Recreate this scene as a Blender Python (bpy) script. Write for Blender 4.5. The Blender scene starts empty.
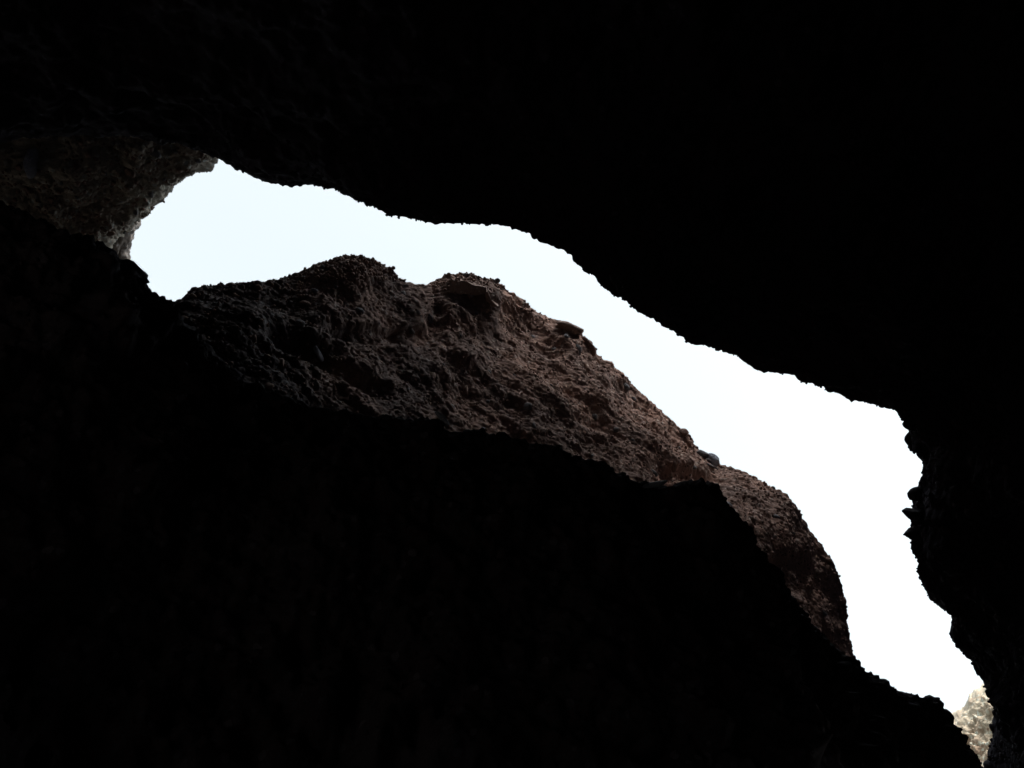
import bpy, math, random
import numpy as np

# ------------------------------------------------------------------ camera, world, sun, exposure
scene = bpy.context.scene
C = scene.collection
EYE = 1.6                         # the camera's height over the canyon floor
PITCH = math.radians(58)
HFOV = math.radians(60)
FPX = 512 / math.tan(HFOV / 2)

cam_data = bpy.data.cameras.new('camera')
cam_data.sensor_width = 36
cam_data.lens = 18 / math.tan(HFOV / 2)
cam_data.clip_start = 0.05
cam_data.clip_end = 3000
cam = bpy.data.objects.new('camera', cam_data)
cam.location = (0, 0, EYE)
cam.rotation_euler = (math.pi / 2 + PITCH, 0, 0)
C.objects.link(cam)
scene.camera = cam

SUN_AZ = math.radians(142)         # clockwise from +Y
SUN_EL = math.radians(36)
world = bpy.data.worlds.new('World')
scene.world = world
world.use_nodes = True
wn = world.node_tree
bg = wn.nodes['Background']
sky = wn.nodes.new('ShaderNodeTexSky')
sky.sky_type = 'NISHITA'
sky.sun_disc = False
sky.sun_elevation = SUN_EL
sky.sun_rotation = SUN_AZ
sky.dust_density = 6.0
sky.air_density = 1.2
sky.ozone_density = 1.0
hs = wn.nodes.new('ShaderNodeHueSaturation')   # thin white overcast over the blue
hs.inputs['Saturation'].default_value = 0.28
hs.inputs['Hue'].default_value = 0.455
wn.links.new(sky.outputs[0], hs.inputs['Color'])
wn.links.new(hs.outputs[0], bg.inputs['Color'])
bg.inputs['Strength'].default_value = 0.15

sd = bpy.data.lights.new('sun', 'SUN')
sd.energy = 1.1
sd.angle = math.radians(3)
sd.color = (1.0, 0.95, 0.88)
sun = bpy.data.objects.new('sun', sd)
sun.rotation_euler = (math.pi / 2 - SUN_EL, 0, math.pi - SUN_AZ)
C.objects.link(sun)

scene.view_settings.view_transform = 'Standard'
scene.view_settings.look = 'None'
scene.view_settings.exposure = 1.82
scene.view_settings.gamma = 1.0
scene.render.engine = 'CYCLES'
scene.cycles.max_bounces = 6
scene.cycles.diffuse_bounces = 4

rng = np.random.default_rng(7)
random.seed(7)

# ------------------------------------------------------------------ noise
def _hash(ix, iy, iz, seed):
    h = (ix.astype(np.int64) * 374761393 + iy.astype(np.int64) * 668265263
         + iz.astype(np.int64) * 2147483647 + seed * 974634777) & 0xffffffff
    h = ((h ^ (h >> 13)) * 1274126177) & 0xffffffff
    h = ((h ^ (h >> 16)) * 2246822519) & 0xffffffff
    return (h ^ (h >> 15)) & 0xffffffff

def vnoise(P, seed=0):
    i = np.floor(P).astype(np.int64); f = P - i
    w = f * f * f * (f * (f * 6 - 15) + 10)
    out = 0
    for dx in (0, 1):
        wx = w[:, 0] if dx else 1 - w[:, 0]
        for dy in (0, 1):
            wy = w[:, 1] if dy else 1 - w[:, 1]
            for dz in (0, 1):
                wz = w[:, 2] if dz else 1 - w[:, 2]
                h = _hash(i[:, 0] + dx, i[:, 1] + dy, i[:, 2] + dz, seed)
                out = out + wx * wy * wz * (h / 4294967295.0 * 2 - 1)
    return out

def fbm(P, octs=4, seed=0, gain=0.5, ridged=False):
    a, s, t = 1.0, 0.0, 0.0
    for k in range(octs):
        n = vnoise(P * (2.03 ** k) + 13.7 * k, seed + k)
        if ridged: n = 1 - 2 * np.abs(n)
        s = s + a * n; t += a; a *= gain
    return s / t

def cobbles(P, seed=0, keep=0.55):
    """rounded stones: distance to the nearest stone centre, only some cells hold one"""
    i = np.floor(P).astype(np.int64); best = np.full(len(P), 9.0)
    for dx in (-1, 0, 1):
        for dy in (-1, 0, 1):
            for dz in (-1, 0, 1):
                c0, c1, c2 = i[:, 0] + dx, i[:, 1] + dy, i[:, 2] + dz
                h = _hash(c0, c1, c2, seed)
                ok = (h & 1023) < keep * 1023
                cx = c0 + ((h >> 2) & 255) / 255.0 * .8 + .1
                cy = c1 + ((h >> 10) & 255) / 255.0 * .8 + .1
                cz = c2 + ((h >> 18) & 255) / 255.0 * .8 + .1
                rad = 0.30 + 0.45 * ((h >> 24) & 255) / 255.0
                d = ((P[:, 0] - cx) ** 2 + (P[:, 1] - cy) ** 2 + (P[:, 2] - cz) ** 2) / rad ** 2
                best = np.minimum(best, np.where(ok, d, 9.0))
    return np.sqrt(np.clip(1 - best, 0, 1))

# ------------------------------------------------------------------ materials
def rock_material(name, dark, mid, pale, scale=1.0, bump=0.5, rough=0.9, end_shade=None, spec=.2):
    m = bpy.data.materials.new(name); m.use_nodes = True
    nt = m.node_tree; N = nt.nodes; L = nt.links
    b = N['Principled BSDF']; b.inputs['Roughness'].default_value = rough
    b.inputs['Specular IOR Level'].default_value = spec
    tc = N.new('ShaderNodeTexCoord')
    big = N.new('ShaderNodeTexNoise'); big.inputs['Scale'].default_value = 0.55 * scale
    big.inputs['Detail'].default_value = 8; big.inputs['Roughness'].default_value = 0.62
    L.new(tc.outputs['Object'], big.inputs['Vector'])
    cr = N.new('ShaderNodeValToRGB')
    cr.color_ramp.elements[0].position = 0.36; cr.color_ramp.elements[0].color = (*dark, 1)
    cr.color_ramp.elements[1].position = 0.66; cr.color_ramp.elements[1].color = (*mid, 1)
    L.new(big.outputs['Fac'], cr.inputs['Fac'])
    # stones of several colours set in the matrix
    vo = N.new('ShaderNodeTexVoronoi'); vo.inputs['Scale'].default_value = 11 * scale
    vo.inputs['Randomness'].default_value = 1
    L.new(tc.outputs['Object'], vo.inputs['Vector'])
    sep = N.new('ShaderNodeSeparateColor'); L.new(vo.outputs['Color'], sep.inputs[0])
    st = N.new('ShaderNodeValToRGB')
    e = st.color_ramp.elements
    e[0].position = 0.0; e[0].color = (*dark, 1)
    e[1].position = 1.0; e[1].color = (*pale, 1)
    x = e.new(0.45); x.color = (*mid, 1)
    x = e.new(0.72); x.color = (mid[0] * .8, mid[1] * .92, mid[2] * 1.05, 1)
    L.new(sep.outputs[0], st.inputs['Fac'])
    msk = N.new('ShaderNodeMath'); msk.operation = 'LESS_THAN'; msk.inputs[1].default_value = 0.42
    L.new(vo.outputs['Distance'], msk.inputs[0])
    sel = N.new('ShaderNodeMath'); sel.operation = 'GREATER_THAN'; sel.inputs[1].default_value = 0.35
    L.new(sep.outputs[1], sel.inputs[0])
    mul = N.new('ShaderNodeMath'); mul.operation = 'MULTIPLY'
    L.new(msk.outputs[0], mul.inputs[0]); L.new(sel.outputs[0], mul.inputs[1])
    mx = N.new('ShaderNodeMix'); mx.data_type = 'RGBA'
    L.new(mul.outputs[0], mx.inputs[0]); L.new(cr.outputs[0], mx.inputs[6]); L.new(st.outputs[0], mx.inputs[7])
    fine = N.new('ShaderNodeTexNoise'); fine.inputs['Scale'].default_value = 38 * scale
    fine.inputs['Detail'].default_value = 6; fine.inputs['Roughness'].default_value = 0.7
    L.new(tc.outputs['Object'], fine.inputs['Vector'])
    mr = N.new('ShaderNodeMapRange')
    mr.inputs[1].default_value = 0.3; mr.inputs[2].default_value = 0.7
    mr.inputs[3].default_value = 0.65; mr.inputs[4].default_value = 1.35
    L.new(fine.outputs['Fac'], mr.inputs[0])
    vm = N.new('ShaderNodeVectorMath'); vm.operation = 'SCALE'
    L.new(mx.outputs[2], vm.inputs[0]); L.new(mr.outputs[0], vm.inputs['Scale'])
    if end_shade:            # shade painted into the colour, with a greyer hue, towards the slot's closed end
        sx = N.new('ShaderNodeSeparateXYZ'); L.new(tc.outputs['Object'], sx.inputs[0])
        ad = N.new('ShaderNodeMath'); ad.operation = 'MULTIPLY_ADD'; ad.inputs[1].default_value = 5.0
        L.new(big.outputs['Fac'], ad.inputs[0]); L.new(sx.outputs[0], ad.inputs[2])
        bm_ = N.new('ShaderNodeMapRange'); bm_.inputs[1].default_value = 2.5 + end_shade[0]; bm_.inputs[2].default_value = 2.5 + end_shade[1]
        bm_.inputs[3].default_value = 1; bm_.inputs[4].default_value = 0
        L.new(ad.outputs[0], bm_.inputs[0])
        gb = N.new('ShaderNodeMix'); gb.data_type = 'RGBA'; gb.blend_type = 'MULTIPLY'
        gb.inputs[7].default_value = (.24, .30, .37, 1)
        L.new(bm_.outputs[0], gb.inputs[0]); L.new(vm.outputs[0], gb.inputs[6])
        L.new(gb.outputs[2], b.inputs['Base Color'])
    else:
        L.new(vm.outputs[0], b.inputs['Base Color'])
    bp = N.new('ShaderNodeBump'); bp.inputs['Strength'].default_value = bump; bp.inputs['Distance'].default_value = 0.03
    L.new(fine.outputs['Fac'], bp.inputs['Height'])
    L.new(bp.outputs[0], b.inputs['Normal'])
    return m

MAT = {
    'ridge': rock_material('red_brown_conglomerate', (.185, .13, .11), (.38, .24, .185), (.50, .42, .36), end_shade=(-3.6, 0.9), bump=.3),
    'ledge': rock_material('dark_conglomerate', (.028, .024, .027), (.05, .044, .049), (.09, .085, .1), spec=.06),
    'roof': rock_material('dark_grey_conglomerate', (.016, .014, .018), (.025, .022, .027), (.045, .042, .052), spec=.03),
    'end': rock_material('grey_brown_conglomerate', (.24, .20, .16), (.42, .40, .335), (.52, .51, .45)),
    'far': rock_material('pale_buff_rock', (.24, .18, .13), (.42, .395, .30), (.48, .46, .37), scale=0.5),
    'slate': rock_material('blue_grey_slate', (.28, .31, .36), (.42, .46, .52), (.5, .53, .58), scale=2),
    'buttress': rock_material('weathered_grey_rock', (.06, .055, .05), (.12, .11, .10), (.2, .19, .175)),
    'grey': rock_material('blue_grey_stone', (.12, .12, .125), (.24, .24, .245), (.42, .425, .43), scale=2),
    'tan': rock_material('tan_stone', (.16, .11, .09), (.32, .235, .19), (.45, .38, .32), scale=2),
    'brown': rock_material('brown_stone', (.15, .10, .085), (.30, .205, .165), (.42, .35, .30), scale=2),
    'ground': rock_material('gravel_floor', (.05, .04, .035), (.09, .075, .06), (.16, .14, .12)),
}

# ------------------------------------------------------------------ mesh helpers
def P(u, v, z):
    """world point seen at image point (u, v), z metres above the eye"""
    s = (384 - v) / FPX
    d = np.array([(u - 512) / FPX, math.cos(PITCH) - math.sin(PITCH) * s, math.sin(PITCH) + math.cos(PITCH) * s])
    return d / d[2] * z + np.array([0, 0, EYE])

def Pr(u, v, dist):
    s = (384 - v) / FPX
    d = np.array([(u - 512) / FPX, math.cos(PITCH) - math.sin(PITCH) * s, math.sin(PITCH) + math.cos(PITCH) * s])
    return d / np.linalg.norm(d) * dist + np.array([0, 0, EYE])

cp, sp = math.cos(PITCH), math.sin(PITCH)
def project(Q):
    q = Q - np.array([0, 0, EYE]); f = q[..., 1] * cp + q[..., 2] * sp; up = -q[..., 1] * sp + q[..., 2] * cp
    f = np.where(f < .1, .1, f)
    return 512 + FPX * q[..., 0] / f, 384 - FPX * up / f, np.linalg.norm(q, axis=-1)
def resample(pts, n):
    pts = np.asarray(pts, float)
    seg = np.linalg.norm(np.diff(pts[:, :2], axis=0), axis=1)
    t = np.concatenate([[0], np.cumsum(seg)]); t /= t[-1]
    x = np.linspace(0, 1, n)
    return np.stack([np.interp(x, t, pts[:, k]) for k in range(pts.shape[1])], 1)

def smooth(a, k):
    if k < 1: return a
    x = np.arange(-3 * k, 3 * k + 1); w = np.exp(-x * x / (2.0 * k * k)); w /= w.sum()
    p = np.concatenate([2 * a[0] - a[1:3 * k + 1][::-1], a, 2 * a[-1] - a[-3 * k - 1:-1][::-1]])
    return np.stack([np.convolve(p[:, j], w, 'valid') for j in range(a.shape[1])], 1)

def skin(rows, counts):
    """rows: control rows (each ncol x 3), counts: subdivisions between them; Catmull-Rom down the columns"""
    R = [2 * rows[0] - rows[1]] + list(rows) + [2 * rows[-1] - rows[-2]]
    out = []
    for k, n in enumerate(counts):
        p0, p1, p2, p3 = R[k], R[k + 1], R[k + 2], R[k + 3]
        # centripetal-ish tangents limited by the chord lengths
        l1 = np.linalg.norm(p2 - p1, axis=1, keepdims=True) + 1e-6
        l0 = np.linalg.norm(p1 - p0, axis=1, keepdims=True) + 1e-6
        l2 = np.linalg.norm(p3 - p2, axis=1, keepdims=True) + 1e-6
        m1 = ((p1 - p0) / l0 * l1 + (p2 - p1)) * .5
        m2 = ((p3 - p2) / l2 * l1 + (p2 - p1)) * .5
        for j in range(n):
            t = j / n
            out.append((2*t**3 - 3*t*t + 1) * p1 + (t**3 - 2*t*t + t) * m1 + (-2*t**3 + 3*t*t) * p2 + (t**3 - t*t) * m2)
    out.append(rows[-1])
    return np.array(out)

def normals(G):
    du = np.gradient(G, axis=1); dv = np.gradient(G, axis=0)
    n = np.cross(du, dv)
    n /= np.linalg.norm(n, axis=2, keepdims=True) + 1e-9
    return n

def mesh_from_grid(name, G, mat):
    nr, nc, _ = G.shape
    idx = np.arange(nr * nc).reshape(nr, nc)
    q = np.stack([idx[:-1, :-1], idx[:-1, 1:], idx[1:, 1:], idx[1:, :-1]], -1).reshape(-1, 4)
    me = bpy.data.meshes.new(name)
    me.vertices.add(nr * nc); me.vertices.foreach_set('co', G.reshape(-1).astype(np.float32))
    me.loops.add(q.size); me.loops.foreach_set('vertex_index', q.reshape(-1).astype(np.int32))
    me.polygons.add(len(q)); me.polygons.foreach_set('loop_start', np.arange(0, q.size, 4, dtype=np.int32))
    me.update(calc_edges=True)
    me.polygons.foreach_set('use_smooth', np.ones(len(q), dtype=bool))
    me.materials.append(mat)
    return me

def rock_surface(name, G, mat, seed, big=0.35, mid=0.12, peb=0.05, peb_scale=7.0, rim_row=None, keep=.5, strata=0.0, bias=.03, dents=()):
    nr, nc, _ = G.shape
    n = normals(G)
    vis = np.sum(n * (np.array([0, 0, EYE]) - G), axis=2)
    sl = slice(0, nr) if rim_row is None else slice(rim_row, nr)
    if vis[sl].mean() < 0: n = -n
    Q = G.reshape(-1, 3); nn = n.reshape(-1, 3)
    fade = np.ones(nr)
    if rim_row is not None:
        fade = np.clip(np.abs(np.arange(nr) - rim_row) / 45.0, 0.08, 1)
    fade = np.repeat(fade, nc)
    d = big * fade * fbm(Q * 0.55, 3, seed) + big * .35 * fade * fbm(Q * 1.3 + 4, 3, seed + 5)
    d += mid * np.clip(fade * 2.2, .3, 1) * (-fbm(Q * 2.1, 4, seed + 10, ridged=True, gain=.45) + fbm(Q * 4.3, 3, seed + 12))
    if strata:
        # beds dipping with the slope of the slot
        a = np.array([.1, .18, .98]); a = a / np.linalg.norm(a)
        for fr, am, wp in ((1.1, 1.0, 1.0), (3.7, .35, .8), (8.5, .16, .6)):
            w = (Q @ a) * fr + wp * fbm(Q * .8 * fr ** .5, 3, seed + 50)
            on = np.clip(.5 + 1.5 * fbm(Q * .5 + fr, 2, seed + 60), 0, 1)
            d += strata * am * on * np.clip(fade * 2, .25, 1) * (np.abs((w % 1.0) - .5) * 2 - .5)
    if dents:
        cu, cv, _ = project(Q)
        for du_, dv_, ru, rv, an, dep in dents:      # hollows and bosses in the rock
            ca, sa = math.cos(math.radians(an)), math.sin(math.radians(an))
            a1 = ((cu - du_) * ca + (cv - dv_) * sa) / ru; a2 = (-(cu - du_) * sa + (cv - dv_) * ca) / rv
            rr = a1 ** 2 + a2 ** 2 + .5 * fbm(Q * 1.7, 2, seed + 70)
            d -= dep * np.exp(-np.clip(rr, 0, 20) ** 2)
    d += peb * cobbles(Q * peb_scale, seed + 20, keep)
    d += peb * .5 * cobbles(Q * peb_scale * 2.3 + 5, seed + 21, keep)
    d += peb * 1.5 * cobbles(Q * peb_scale * .42 + 9, seed + 22, keep * .35)
    d += .012 * fbm(Q * 30, 2, seed + 30)
    d -= d.mean()
    if rim_row is not None:            # the crest itself keeps its line, only the small stones break it
        d2 = d.reshape(nr, nc); lo = d2[max(0, rim_row - 6):rim_row + 7].mean(axis=0)[:, None]
        lo = smooth(lo, 5)[:, 0] + bias
        wdw = np.exp(-((np.arange(nr) - rim_row) / 26.0) ** 2)
        d = (d2 - lo[None, :] * wdw[:, None]).ravel()
    D = (Q + nn * d[:, None]).reshape(G.shape)
    me = mesh_from_grid(name, D, mat)
    ob = bpy.data.objects.new(name, me); C.objects.link(ob)
    return ob, D, normals(D) * (1 if (vis[sl].mean() > 0) else -1)

def structure(ob, label=None):
    ob['kind'] = 'structure'
    if label: ob['label'] = label

HOR = lambda A: (A - np.array([0, 0, EYE])) * np.array([1, 1, 0])
def radial(A, f, z):
    """points on the same bearing as A, at f times its plan distance, z above the eye"""
    B = HOR(A) * np.reshape(f, (-1, 1)); B[:, 2] = EYE + z
    return B

# ------------------------------------------------------------------ ground
def ground_sheet():
    n = 121
    t = np.linspace(-1, 1, n); t = np.sign(t) * (np.abs(t) ** 3) * 1500
    X, Y = np.meshgrid(t, t)
    Z = 0.06 * fbm(np.stack([X.ravel(), Y.ravel(), 0 * X.ravel()], 1) * .7, 3, 3).reshape(X.shape)
    me = mesh_from_grid('ground', np.stack([X, Y, Z], 2), MAT['ground'])
    ob = bpy.data.objects.new('ground', me); C.objects.link(ob); structure(ob)
ground_sheet()

# ------------------------------------------------------------------ the upper red brown wall
ridge_px = [(100, 385, 12), (150, 335, 12.2), (180, 303, 12.5), (191, 287, 12.7), (210, 284, 12.9), (245, 281, 13), (262, 280, 13), (278, 278, 13.4), (300, 270, 13.8),
    (320, 262, 14.1), (335, 257, 14.3), (345, 254, 14.5), (360, 256, 14.7), (375, 259, 14.9), (388, 266, 15.1), (400, 278, 15.3), (412, 282, 15.5),
    (426, 284, 15.7), (433, 283, 16.9), (438, 278, 17.0), (447, 274, 17.1), (462, 272, 17.2), (475, 274, 17.3), (490, 279, 17.1), (502, 283, 17.4),
    (509, 289, 18), (520, 296, 18), (534, 308, 18), (548, 317, 18), (560, 320, 17.8), (572, 322, 17.8), (582, 334, 17.7), (590, 340, 17.7),
    (598, 352, 17.6), (604, 358, 17.6), (620, 371, 17.5), (640, 391, 17.4), (660, 409, 17.2), (678, 425, 17.1), (689, 433, 17), (697, 447, 17),
    (710, 456, 16.8), (722, 464, 16.7), (745, 471, 16.5), (765, 482, 16.2), (785, 494, 16), (799, 510, 15.8), (808, 527, 15.7), (820, 542, 15.5),
    (834, 561, 15.2), (842, 582, 15), (847, 610, 14.6), (850, 635, 14.2), (854, 650, 14), (853, 672, 13.8), (848, 710, 13.4), (850, 760, 13)]
foot_px = [(60, 420), (150, 390), (230, 430), (310, 455), (420, 450), (500, 465), (580, 490), (660, 520), (710, 545), (750, 610), (790, 680), (810, 740), (820, 800)]
NC = 1150
r_px = resample(ridge_px, NC)
f_px = smooth(resample(foot_px, NC), 25)
rs_px = smooth(r_px, 22)
def wall_row(s, zf_left, zf_right, k):
    base = r_px if k == 0 else smooth(r_px, k)
    a = base * (1 - s); uv = a[:, :2] + f_px * s
    x = np.linspace(0, 1, NC)
    zf = zf_left + (zf_right - zf_left) * x ** 1.5
    z = base[:, 2] * zf
    if s > .3: z = smooth(base, 40)[:, 2] * zf
    return np.array([P(u, v, zz) for (u, v), zz in zip(uv, z)])
rim = wall_row(0, 1, 1, 0)
aw = np.interp(np.linspace(0, 1, NC), [0, .08, .22], [0, 0, 1])[:, None]
away = np.array([[.6, .8, 0]]) * (1 - aw) + np.array([[-.72, .69, 0]]) * aw
rows = [smooth(rim, 20) + away * 60 + np.array([0, 0, -14]), smooth(rim, 20) + away * 26 + np.array([0, 0, 2]),
        smooth(rim, 8) + away * 6 + np.array([0, 0, 1.5]), rim + away * 1.1 + np.array([0, 0, .15]), rim,
        wall_row(.06, .965, .985, 2), wall_row(.16, .915, .96, 6), wall_row(.30, .845, .925, 14),
        wall_row(.55, .74, .87, 24), wall_row(.8, .665, .82, 30), wall_row(1.0, .61, .78, 30)]
low = rows[-1] * np.array([1, 1, 0]) + np.array([0, 0, -.2]); rows.append(low)
cnt = [6, 10, 20, 34, 30, 50, 70, 110, 90, 50, 12]
G = skin(rows, cnt); RR = sum(cnt[:4])
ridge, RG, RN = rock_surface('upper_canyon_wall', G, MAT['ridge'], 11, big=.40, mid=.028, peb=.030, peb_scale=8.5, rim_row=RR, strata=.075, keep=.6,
    dents=((395, 334, 75, 9, 6, .22), (300, 345, 40, 12, 15, .3), (462, 326, 16, 9, 20, .14), (437, 320, 10, 14, 0, .2), (556, 346, 14, 8, 25, .2), (600, 358, 9, 7, 40, .12),
           (525, 300, 30, 7, 35, .25), (350, 375, 45, 10, 30, .18), (480, 380, 60, 12, 32, .18), (600, 420, 50, 10, 35, .15), (795, 575, 22, 18, 50, .2), (700, 475, 30, 6, 10, .25),
           (560, 395, 40, 8, 35, -.12), (430, 360, 40, 10, 30, -.12), (660, 450, 40, 8, 35, -.1)))
structure(ridge, 'red brown rock wall rising behind the black ledge to the sky')

# ------------------------------------------------------------------ the black ledge in front of it
ledge_px = [(-700, 60, 7), (-420, 110, 7), (-200, 140, 7), (-80, 165, 7), (0, 192, 7), (40, 214, 7), (80, 231, 7), (112, 246, 7), (124, 261, 7), (135, 264, 7), (143, 270, 7), (150, 282, 7),
    (160, 292, 7), (172, 298, 7), (184, 308, 7), (205, 340, 7), (250, 375, 7), (310, 400, 7), (380, 412, 7), (420, 414, 7), (440, 413, 7), (453, 426, 7), (480, 427, 7), (505, 431, 7),
    (535, 436, 7), (560, 443, 7), (580, 452, 7), (610, 462, 7), (640, 478, 7), (660, 482, 7), (690, 478, 7), (712, 482, 7), (724, 492, 7), (733, 508, 7), (742, 520, 7),
    (752, 532, 7), (764, 552, 7), (778, 562, 7), (788, 580, 7), (800, 598, 7), (812, 615, 7), (822, 630, 7), (838, 645, 7), (855, 656, 7), (872, 668, 7), (895, 684, 7),
    (912, 694, 7), (930, 695, 7), (942, 701, 7), (947, 712, 7), (958, 730, 7), (972, 747, 7), (984, 766, 7), (1004, 800, 7), (1040, 850, 7), (1120, 950, 7), (1400, 1300, 7)]
NL = 1000
l_px = resample(ledge_px, NL)
lrim = np.array([P(*p) for p in l_px])
ls = np.array([P(*p) for p in smooth(l_px, 16)]); ls2 = np.array([P(*p) for p in smooth(l_px, 5)])
rows = [radial(ls, np.full(NL, 2.6), 6.6), radial(ls2, np.full(NL, 1.5), 7.7), radial(lrim, np.full(NL, 1.09), 7.35), lrim,
        radial(ls2, np.full(NL, 1.015), 6.6), radial(ls, np.full(NL, 1.08), 5.7), radial(ls, np.full(NL, 1.18), 4.3),
        radial(ls, np.full(NL, 1.15), 2.0), radial(ls, np.full(NL, 1.0), -1.8)]
cnt = [6, 14, 22, 34, 60, 70, 50, 20]
G = skin(rows, cnt)
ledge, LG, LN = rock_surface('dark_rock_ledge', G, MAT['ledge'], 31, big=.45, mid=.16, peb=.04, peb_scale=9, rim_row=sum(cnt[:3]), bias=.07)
structure(ledge, 'black shaded rock ledge filling the lower left')

# ------------------------------------------------------------------ the overhang above
roof_px = [(-900, 900, 12), (-500, 600, 12), (-300, 400, 12), (-140, 240, 12), (-50, 160, 12), (0, 148, 12), (12, 142, 12), (36, 139, 12), (80, 137, 12), (140, 139, 12), (185, 148, 12), (210, 158, 12), (222, 162, 12), (230, 167, 12), (238, 172, 12), (252, 179, 12), (266, 184, 12),
    (283, 188, 12), (298, 189, 12), (302, 187, 12), (320, 189, 12), (338, 193, 12), (350, 197, 12), (362, 200, 12), (372, 207, 12), (390, 212, 12), (410, 218, 12),
    (430, 223, 12), (450, 224, 12), (480, 224, 12), (497, 225, 12), (512, 229, 12), (524, 234, 12), (533, 240, 12), (541, 244, 12), (552, 247, 12), (563, 252, 12),
    (571, 257, 12), (576, 264, 12), (583, 272, 12), (598, 282, 12), (612, 291, 12), (628, 305, 12), (645, 317, 12), (664, 326, 12), (675, 337, 12), (685, 342, 12), (705, 347, 12),
    (722, 353, 12), (735, 358, 12), (745, 363, 12), (757, 370, 12), (770, 371, 12), (790, 375, 12), (800, 381, 12), (820, 388, 12), (840, 396, 12), (862, 402, 12), (882, 406, 12),
    (893, 411, 12), (901, 418, 12), (906, 428, 12), (907, 448, 12), (914, 453, 12), (919, 462, 12), (920, 473, 12), (919, 486, 12), (911, 498, 12), (909, 512, 12), (907, 528, 12), (908, 541, 12), (914, 556, 12),
    (916, 570, 12), (922, 585, 12), (928, 597, 12), (936, 605, 12), (946, 610, 12), (951, 615, 12), (949, 625, 12), (948, 636, 12), (956, 648, 12), (968, 657, 12), (976, 667, 12), (981, 678, 12), (985, 688, 12),
    (991, 700, 12), (992, 716, 12), (990, 735, 12), (987, 752, 12), (984, 770, 12), (992, 800, 12), (1020, 860, 12), (1100, 1000, 12), (1300, 1250, 12)]
NR = 1300
o_px = resample(roof_px, NR)
orim = np.array([P(*p) for p in o_px]); os1 = np.array([P(*p) for p in smooth(o_px, 6)]); os2 = np.array([P(*p) for p in smooth(o_px, 30)])
x = np.linspace(0, 1, NR)
az = np.radians(np.interp(x, [0, .3, .45, .62, .8, 1], [-105, -130, -175, -230, -290, -312]))
ring = np.stack([np.sin(az) * 5.2, np.cos(az) * 5.2, 0 * az], 1)
def roof_row(base, s, z):
    B = base * (1 - s) + ring * s; B[:, 2] = EYE + z; return B
back = np.array([.72, -.69, 0])
rows = [os2 + back * 70 + np.array([0, 0, -14]), os2 + back * 34 + np.array([0, 0, 24]), os2 + back * 6.5 + np.array([0, 0, 14]),
        os1 + back * 1.1 + np.array([0, 0, 1.1]), orim,
        roof_row(os1, .04, 11.45), roof_row(os2, .14, 10.6), roof_row(os2, .38, 9.4), roof_row(os2, .70, 7.6),
        roof_row(os2, .97, 4.0), roof_row(os2, 1.02, 1.0), roof_row(os2, .99, -1.8)]
cnt = [6, 14, 22, 22, 24, 50, 80, 70, 30, 12, 8]
G = skin(rows, cnt)
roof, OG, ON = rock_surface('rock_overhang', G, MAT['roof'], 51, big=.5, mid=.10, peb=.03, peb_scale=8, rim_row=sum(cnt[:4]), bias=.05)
structure(roof, 'black rock overhang hanging over the whole top and right side')

# ------------------------------------------------------------------ the end wall at the upper left
end_px = [(235, 60, 15), (228, 120, 15), (222, 150, 15), (217, 163, 15), (210, 170, 15), (202, 172, 15), (192, 177, 15), (182, 182, 15), (175, 190, 15), (168, 196, 15), (160, 203, 15), (154, 211, 15),
    (150, 217, 15), (142, 221, 15), (136, 225, 15), (133, 232, 15), (125, 232, 15), (119, 238, 15), (113, 246, 15), (108, 262, 15), (108, 290, 15), (100, 330, 15)]
NE = 420
e_px = resample(end_px, NE); es = smooth(e_px, 12)
def end_row(base, du, dv, z, m=1.0):
    c = np.array([-60, 200]); uv = base[:, :2] * m + c * (1 - m) + np.array([du, dv])
    return np.array([P(u, v, z) for u, v in uv])
rows = [end_row(es, -260, -40, 34), end_row(es, -120, -20, 24), end_row(e_px, -26, -4, 16.6), end_row(e_px, 0, 0, 15),
        end_row(smooth(e_px, 3), -8, -2, 14.2), end_row(es, -34, -6, 13.7), end_row(es, -90, 0, 13.3), end_row(es, -160, 10, 13.0), end_row(es, -300, 20, 12.8), end_row(es, -420, 30, 12.7)]
cnt = [8, 20, 20, 14, 40, 80, 90, 60, 20]
G = skin(rows, cnt)
endw, EG, EN = rock_surface('slot_end_wall', G, MAT['end'], 71, big=.28, mid=.09, peb=.05, peb_scale=7, rim_row=sum(cnt[:3]), keep=.7, bias=.06)
structure(endw, 'dim grey brown rock wall closing the slot at the upper left')

# a paler buttress seen past it
butt_px = [(150, 150, 24), (144, 190, 24), (139, 210, 24), (137, 224, 24), (134, 236, 24), (131, 246, 24), (130, 256, 24), (129, 268, 24), (128, 300, 24), (126, 350, 24)]
NB = 150
b_px = resample(butt_px, NB); bs = smooth(b_px, 6)
rows = [end_row(bs, -200, 0, 40), end_row(bs, -60, 0, 30), end_row(b_px, 0, 0, 24), end_row(bs, -8, 0, 23.4), end_row(bs, -40, 0, 23), end_row(bs, -100, 0, 22)]
cnt = [6, 16, 14, 40, 30]
butt, BG, BN = rock_surface('far_buttress', skin(rows, cnt), MAT['buttress'], 91, big=.2, mid=.15, peb=.06, peb_scale=5, rim_row=22)
structure(butt, 'thin strip of paler rock beyond the end wall')

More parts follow.
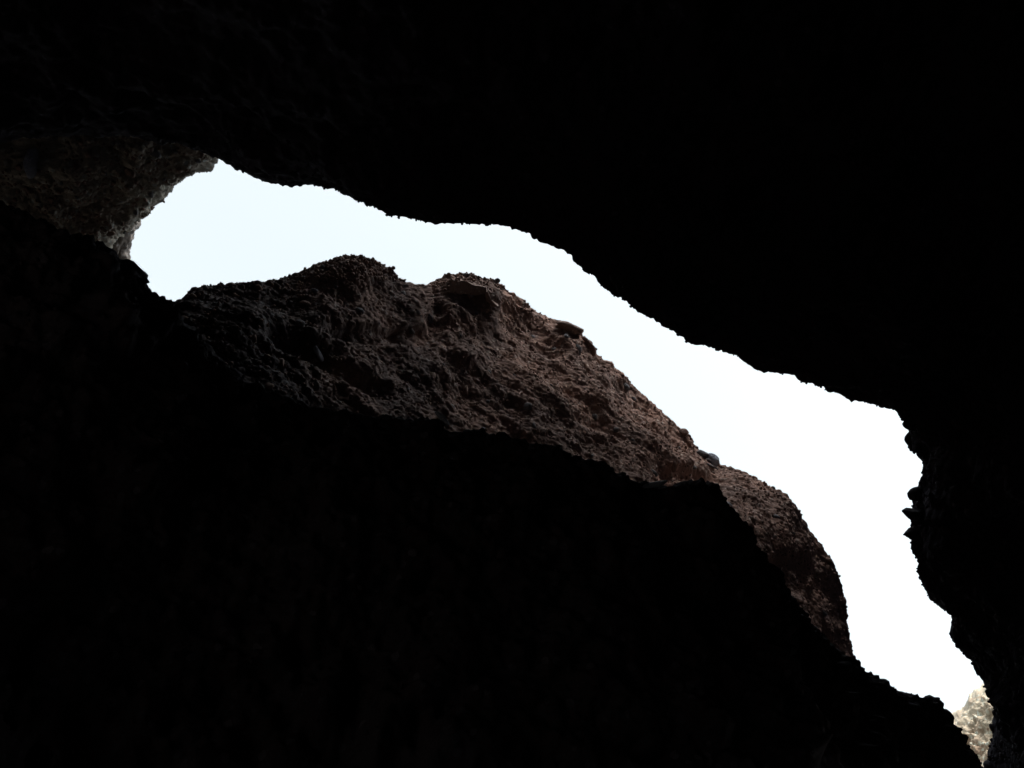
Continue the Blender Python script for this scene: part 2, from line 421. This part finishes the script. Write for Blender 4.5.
# ------------------------------------------------------------------ the bright cliff beyond the mouth of the slot, lower right
far_px = [(900, 800), (925, 760), (945, 730), (957, 718), (966, 710), (970, 701), (978, 694), (985, 688), (994, 676), (1010, 655), (1040, 640), (1090, 640)]
NF = 260
fp = resample(far_px, NF); fs = smooth(fp, 10)
def far_row(b, du, dv, dist): return np.array([Pr(u + du, v + dv, dist) for u, v in b])
rows = [far_row(fs, 30, 20, 90), far_row(fs, 12, 8, 60), far_row(fp, 0, 0, 45), far_row(fs, 6, 12, 43.6), far_row(fs, 14, 60, 41.5), far_row(fs, 20, 160, 39)]
cnt = [6, 14, 20, 70, 60]
fl = rows[-1].copy(); fl[:, 2] = -.3; rows.append(fl); cnt.append(10)
farc, FG, FN = rock_surface('far_cliff', skin(rows, cnt), MAT['far'], 111, big=.6, mid=.2, peb=.08, peb_scale=2.6, rim_row=20)
structure(farc, 'pale sunlit cliff showing through the mouth of the slot at the lower right')

# ------------------------------------------------------------------ loose boulders, set stones, pebbles
def ico(sub):
    import bmesh
    bm = bmesh.new(); bmesh.ops.create_icosphere(bm, subdivisions=sub, radius=1)
    V = np.array([v.co[:] for v in bm.verts]); F = np.array([[v.index for v in f.verts] for f in bm.faces])
    bm.free(); return V, F
def stone_shape(seed, sub=2, cuts=9, rough=.06, planes=None, soft=.0):
    """a stone with broken faces: a ball cut by planes, edges then worn"""
    r = np.random.default_rng(seed); V, F = ico(sub)
    N_ = r.normal(size=(cuts, 3)); N_ /= np.linalg.norm(N_, axis=1, keepdims=True)
    dd = r.uniform(.55, .9, cuts)
    if planes is not None:
        N_ = np.array([p[:3] for p in planes], float); dd = np.array([p[3] for p in planes]); N_ /= np.linalg.norm(N_, axis=1, keepdims=True)
    dot = V @ N_.T
    sc = np.min(np.where(dot > 1e-3, dd / np.maximum(dot, 1e-3), 9), axis=1)
    sc = np.minimum(sc, 1.0) * (1 - soft) + soft * .85
    W = V * sc[:, None]
    W += V * (rough * fbm(V * 2.2 + seed, 3, seed))[:, None]
    return W, F
def mesh_vf(name, V, F, mat, smooth_=True):
    me = bpy.data.meshes.new(name); me.from_pydata(V.tolist(), [], F.tolist()); me.update()
    me.polygons.foreach_set('use_smooth', np.full(len(F), smooth_)); me.materials.append(mat); return me

class Face:
    """the rock faces, to find where on them a stone sits"""
    def __init__(s, D, N_, first):
        s.D = D[first:]; s.N = N_[first:]; s.u, s.v, s.d = project(s.D)
    def at(s, u, v):
        e = (s.u - u) ** 2 + (s.v - v) ** 2
        m = e.min(); c = np.where(e < m + 9, s.d, 1e9); k = np.unravel_index(np.argmin(c), c.shape)
        n = s.N[k]
        if n @ (np.array([0, 0, EYE]) - s.D[k]) < 0: n = -n
        return s.D[k], n, s.d[k]
F_ridge = Face(RG, RN, RR - 4); F_ledge = Face(LG, LN, sum([6, 14, 22]) - 4); F_roof = Face(OG, ON, 60); F_end = Face(EG, EN, 44)
for F_ in (F_ridge, F_ledge, F_roof, F_end):
    t = np.sum(F_.N * (np.array([0, 0, EYE]) - F_.D), axis=2)
    if t.mean() < 0: F_.N = -F_.N
from mathutils import Matrix, Vector
def frame(ax, nrm):
    """rotation whose x axis lies along ax and whose z axis leans to nrm"""
    x_ = Vector(ax).normalized(); z_ = Vector(nrm); z_ = (z_ - x_ * z_.dot(x_))
    z_ = z_.normalized() if z_.length > 1e-3 else x_.orthogonal().normalized()
    y_ = z_.cross(x_)
    return Matrix((x_, y_, z_)).transposed().to_4x4()
def boulder(name, label, cat, face, u, v, w, h, ang, mat, seed, thick=.7, sink=.35, planes=None, group=None, cuts=11, soft=.0, rough=.13):
    """w, h in image points at the rock's distance; ang: direction of the long side, degrees, down to the right positive"""
    p, n, d = face.at(u, v); px = d / FPX
    a = math.radians(ang)
    ax = np.array([math.cos(a), math.sin(a) * sp, -math.sin(a) * cp])
    view = p - np.array([0, 0, EYE]); view /= np.linalg.norm(view)
    M = frame(ax, -view)
    V, F = stone_shape(seed, 3, cuts, rough, planes, soft)
    V = V * np.array([w / 2 * px, h / 2 * px, max(w, h) / 2 * px * thick]) * 1.12
    o = bpy.data.objects.new(name, mesh_vf(name, V, F, MAT[mat]))
    M.translation = Vector(p - n * sink * h / 2 * px * .5); o.matrix_world = M
    C.objects.link(o); o['label'] = label; o['category'] = cat
    if group: o['group'] = group
    return o

boulder('boulder', 'tan angular block jutting into the sky halfway down the red brown wall rim', 'boulder', F_ridge, 569, 325, 30, 13, 16, 'tan', 5, sink=0)
boulder('boulder', 'brown upright rock just below the tan block on the wall rim', 'rock', F_ridge, 591, 344, 22, 11, 52, 'brown', 9)
boulder('boulder', 'smooth blue grey boulder resting on the lower rim of the red brown wall', 'boulder', F_ridge, 715, 457, 16, 12, 35, 'slate', 12, sink=-.1, soft=.3, rough=.08)
boulder('rock', 'small pale rock touching the left side of the blue grey boulder', 'rock', F_ridge, 704, 452, 13, 7, 20, 'grey', 13, sink=-.2)
boulder('rock', 'white flat chip below the blue grey boulder', 'rock', F_ridge, 713, 463, 12, 3, 25, 'grey', 14)
boulder('rock', 'small dark brown rock sticking out of the rim between tan block and blue grey boulder', 'rock', F_ridge, 685, 430, 13, 7, 12, 'brown', 15, sink=-.3)
boulder('rock', 'dark square rock on top of the right hand hump', 'rock', F_ridge, 467, 273, 9, 5, 5, 'grey', 16, sink=-.2)
boulder('rock', 'pale knob on the right shoulder of the right hand hump', 'rock', F_ridge, 498, 280, 9, 6, -20, 'grey', 17, sink=-.3)
boulder('boulder', 'blue grey pointed rock in the dark hollow between the two humps', 'rock', F_ridge, 433, 318, 9, 15, -20, 'grey', 18)
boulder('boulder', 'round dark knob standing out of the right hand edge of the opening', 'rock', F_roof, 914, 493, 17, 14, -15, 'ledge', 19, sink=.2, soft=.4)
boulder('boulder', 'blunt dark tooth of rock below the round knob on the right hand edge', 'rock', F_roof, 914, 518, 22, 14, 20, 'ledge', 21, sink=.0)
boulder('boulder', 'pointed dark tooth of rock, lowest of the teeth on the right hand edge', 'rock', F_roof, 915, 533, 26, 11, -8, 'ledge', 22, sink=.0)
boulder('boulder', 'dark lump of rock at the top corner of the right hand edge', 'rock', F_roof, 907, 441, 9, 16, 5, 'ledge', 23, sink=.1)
boulder('boulder', 'small dark rock poking from the left end of the black ledge', 'rock', F_ledge, 149, 278, 12, 7, -5, 'ledge', 24, sink=-.1)
boulder('boulder', 'small dark rock at the left notch of the sky, below the poking one', 'rock', F_ledge, 159, 291, 12, 8, 15, 'ledge', 25, sink=-.1)
boulder('flat_stone', 'long pale blue grey slab set upright in the dim end wall at the far left', 'stone', F_end, 33, 166, 7, 26, 17, 'slate', 26, thick=.8, sink=-1.0)
boulder('flat_stone', 'thin blue grey slab set in the dark slope under the left hump', 'stone', F_ridge, 321, 352, 19, 6, 60, 'slate', 27, thick=.5, sink=-1.0)
boulder('flat_stone', 'curved blue grey slab lying on the edge of the black ledge', 'stone', F_ledge, 448, 414, 22, 6, 50, 'slate', 28, thick=.4, sink=-.8)
boulder('flat_stone', 'flat blue grey slab on the black ledge where the brown wall narrows', 'stone', F_ledge, 654, 480, 26, 7, -16, 'slate', 29, thick=.4, sink=-.8)

# the flat lintel of rock under the right hand hump, with its broken lower arm
def slab_piece(poly, off, depth, mat, parent, name):
    P0 = [F_ridge.at(u, v) for u, v in poly]
    nn_ = np.mean([q[1] for q in P0], 0); nn_ /= np.linalg.norm(nn_)
    c = np.mean([q[0] for q in P0], 0); vdir = c - np.array([0, 0, EYE]); vdir /= np.linalg.norm(vdir)
    dist = np.linalg.norm(c - np.array([0, 0, EYE]))
    front = np.array([Pr(u, v, dist - off) for u, v in poly])
    rear = front + vdir * depth + np.array([0, 0, .10])
    n_ = len(poly); V = np.concatenate([front, rear]) ; V = V - c
    Fc = [list(range(n_)), list(range(2 * n_ - 1, n_ - 1, -1))] + [[(i + 1) % n_, i, n_ + i, n_ + (i + 1) % n_] for i in range(n_)]
    me = bpy.data.meshes.new(name); me.from_pydata(V.tolist(), [], Fc); me.update()
    import bmesh
    bm = bmesh.new(); bm.from_mesh(me)
    bmesh.ops.recalc_face_normals(bm, faces=bm.faces)
    bmesh.ops.triangulate(bm, faces=bm.faces)
    bmesh.ops.subdivide_edges(bm, edges=bm.edges, cuts=4, use_grid_fill=True)
    for v_ in bm.verts:
        q = np.array([v_.co[:]]) ; v_.co += Vector((.035 * vnoise(q * 6, 3)[0], .035 * vnoise(q * 6, 4)[0], .035 * vnoise(q * 6, 5)[0]))
    bm.to_mesh(me); bm.free(); me.materials.append(MAT[mat])
    o = bpy.data.objects.new(name, me); C.objects.link(o); o.location = c
    return o
arch = slab_piece([(448, 293), (452, 283), (462, 281), (474, 284), (486, 287), (487, 292), (478, 295), (464, 294), (453, 292)], .12, .9, 'tan', None, 'flat_rock')
arch['label'] = 'flat tan rock lintel with a shadow beneath it, under the right hand hump'; arch['category'] = 'rock'
arm = slab_piece([(483, 287), (488, 291), (491, 299), (498, 306), (493, 307), (487, 300)], .14, .5, 'tan', None, 'flat_rock')
arm['label'] = 'narrow broken arm of rock running down from the right end of the flat lintel'; arm['category'] = 'rock'

# stones of the conglomerate
shapes = {}
for mname in ('grey', 'tan', 'brown', 'ledge'):
    shapes[mname] = [mesh_vf('stone', *stone_shape(100 + k, 2, 7, .05, soft=.35 * (k % 2)), MAT[mname]) for k in range(5)]
def inside(face, k):
    return face.D[k], face.N[k], face.d[k]
def pick(face, n, mind, box, seed, weight=None):
    r = np.random.default_rng(seed)
    x0, y0, x1, y1 = box; got = []
    front = np.sum(face.N * (np.array([0, 0, EYE]) - face.D), axis=2) > 0
    ok = (face.u > x0) & (face.u < x1) & (face.v > y0) & (face.v < y1) & front
    ids = np.argwhere(ok); r.shuffle(ids)
    cells = {}
    for i, j in ids[:60000]:
        u, v = face.u[i, j], face.v[i, j]; key = (int(u // mind), int(v // mind))
        if key in cells: continue
        if any((face_u - u) ** 2 + (face_v - v) ** 2 < mind * mind for a_ in (-1, 0, 1) for b_ in (-1, 0, 1)
               for face_u, face_v in [cells.get((key[0] + a_, key[1] + b_), (1e9, 1e9))]): continue
        cells[key] = (u, v); got.append((i, j))
        if len(got) >= n: break
    return got
def set_stones(parent, face, n, box, seed, smin, smax, mats, mind):
    r = random.Random(seed)
    for i, j in pick(face, n, mind, box, seed):
        p, nr_, d = inside(face, (i, j)); px = d / FPX
        s_ = (smin + (smax - smin) * r.random() ** 2.2) * px / 2
        o = bpy.data.objects.new('stone', r.choice(shapes[r.choice(mats)]))
        t_ = np.array([.6, .2, -.55]) + np.array([r.gauss(0, .35) for _ in range(3)])
        M = frame(t_, nr_)
        M = M @ Matrix.Diagonal((s_, s_ * r.uniform(.5, .9), s_ * r.uniform(.45, .75), 1))
        M.translation = Vector(p - nr_ * s_ * .12)
        o.parent = parent; C.objects.link(o); o.matrix_world = M
def pebbles(parent, face, n, box, seed, smin, smax, mat):
    r = np.random.default_rng(seed); protos = [stone_shape(300 + k, 1, 5, .08, soft=.3) for k in range(6)]
    front = np.sum(face.N * (np.array([0, 0, EYE]) - face.D), axis=2) > -1
    ok = (face.u > box[0]) & (face.u < box[2]) & (face.v > box[1]) & (face.v < box[3]) & front
    ids = np.argwhere(ok); ids = ids[r.integers(0, len(ids), n)]
    VV, FF, base = [], [], 0
    for i, j in ids:
        V, F = protos[r.integers(6)]
        s_ = (smin + (smax - smin) * r.random() ** 2.5) * face.d[i, j] / FPX / 2
        A = np.linalg.qr(r.normal(size=(3, 3)))[0]
        W = (V * np.array([1, r.uniform(.6, 1), r.uniform(.5, .9)])) @ A * s_ + face.D[i, j] + face.N[i, j] * s_ * .2
        VV.append(W); FF.append(F + base); base += len(V)
    me = mesh_vf('pebbles', np.concatenate(VV), np.concatenate(FF), mat)
    o = bpy.data.objects.new('pebbles', me); o.parent = parent; C.objects.link(o); o['kind'] = 'stuff'

set_stones(ridge, F_ridge, 240, (170, 250, 870, 690), 1, 5, 15, ['grey', 'tan', 'brown', 'brown'], 14)
set_stones(endw, F_end, 60, (0, 135, 215, 260), 2, 5, 13, ['grey', 'brown', 'tan'], 13)
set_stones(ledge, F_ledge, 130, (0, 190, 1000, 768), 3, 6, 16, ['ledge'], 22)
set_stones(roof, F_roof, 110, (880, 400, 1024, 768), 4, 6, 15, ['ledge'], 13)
pebbles(ridge, F_ridge, 4000, (160, 245, 870, 700), 11, 1.5, 5.5, MAT['brown'])
pebbles(endw, F_end, 900, (0, 130, 220, 270), 12, 1.5, 6, MAT['brown'])
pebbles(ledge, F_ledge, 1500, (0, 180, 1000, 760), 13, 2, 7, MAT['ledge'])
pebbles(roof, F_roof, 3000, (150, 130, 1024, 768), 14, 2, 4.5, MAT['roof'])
pebbles(ridge, F_ridge, 260, (326, 245, 420, 280), 15, 3, 7, MAT['brown'])
pebbles(ridge, F_ridge, 120, (430, 262, 520, 290), 16, 2, 6, MAT['brown'])
pebbles(ridge, F_ridge, 60, (185, 270, 330, 290), 17, 2, 6, MAT['brown'])
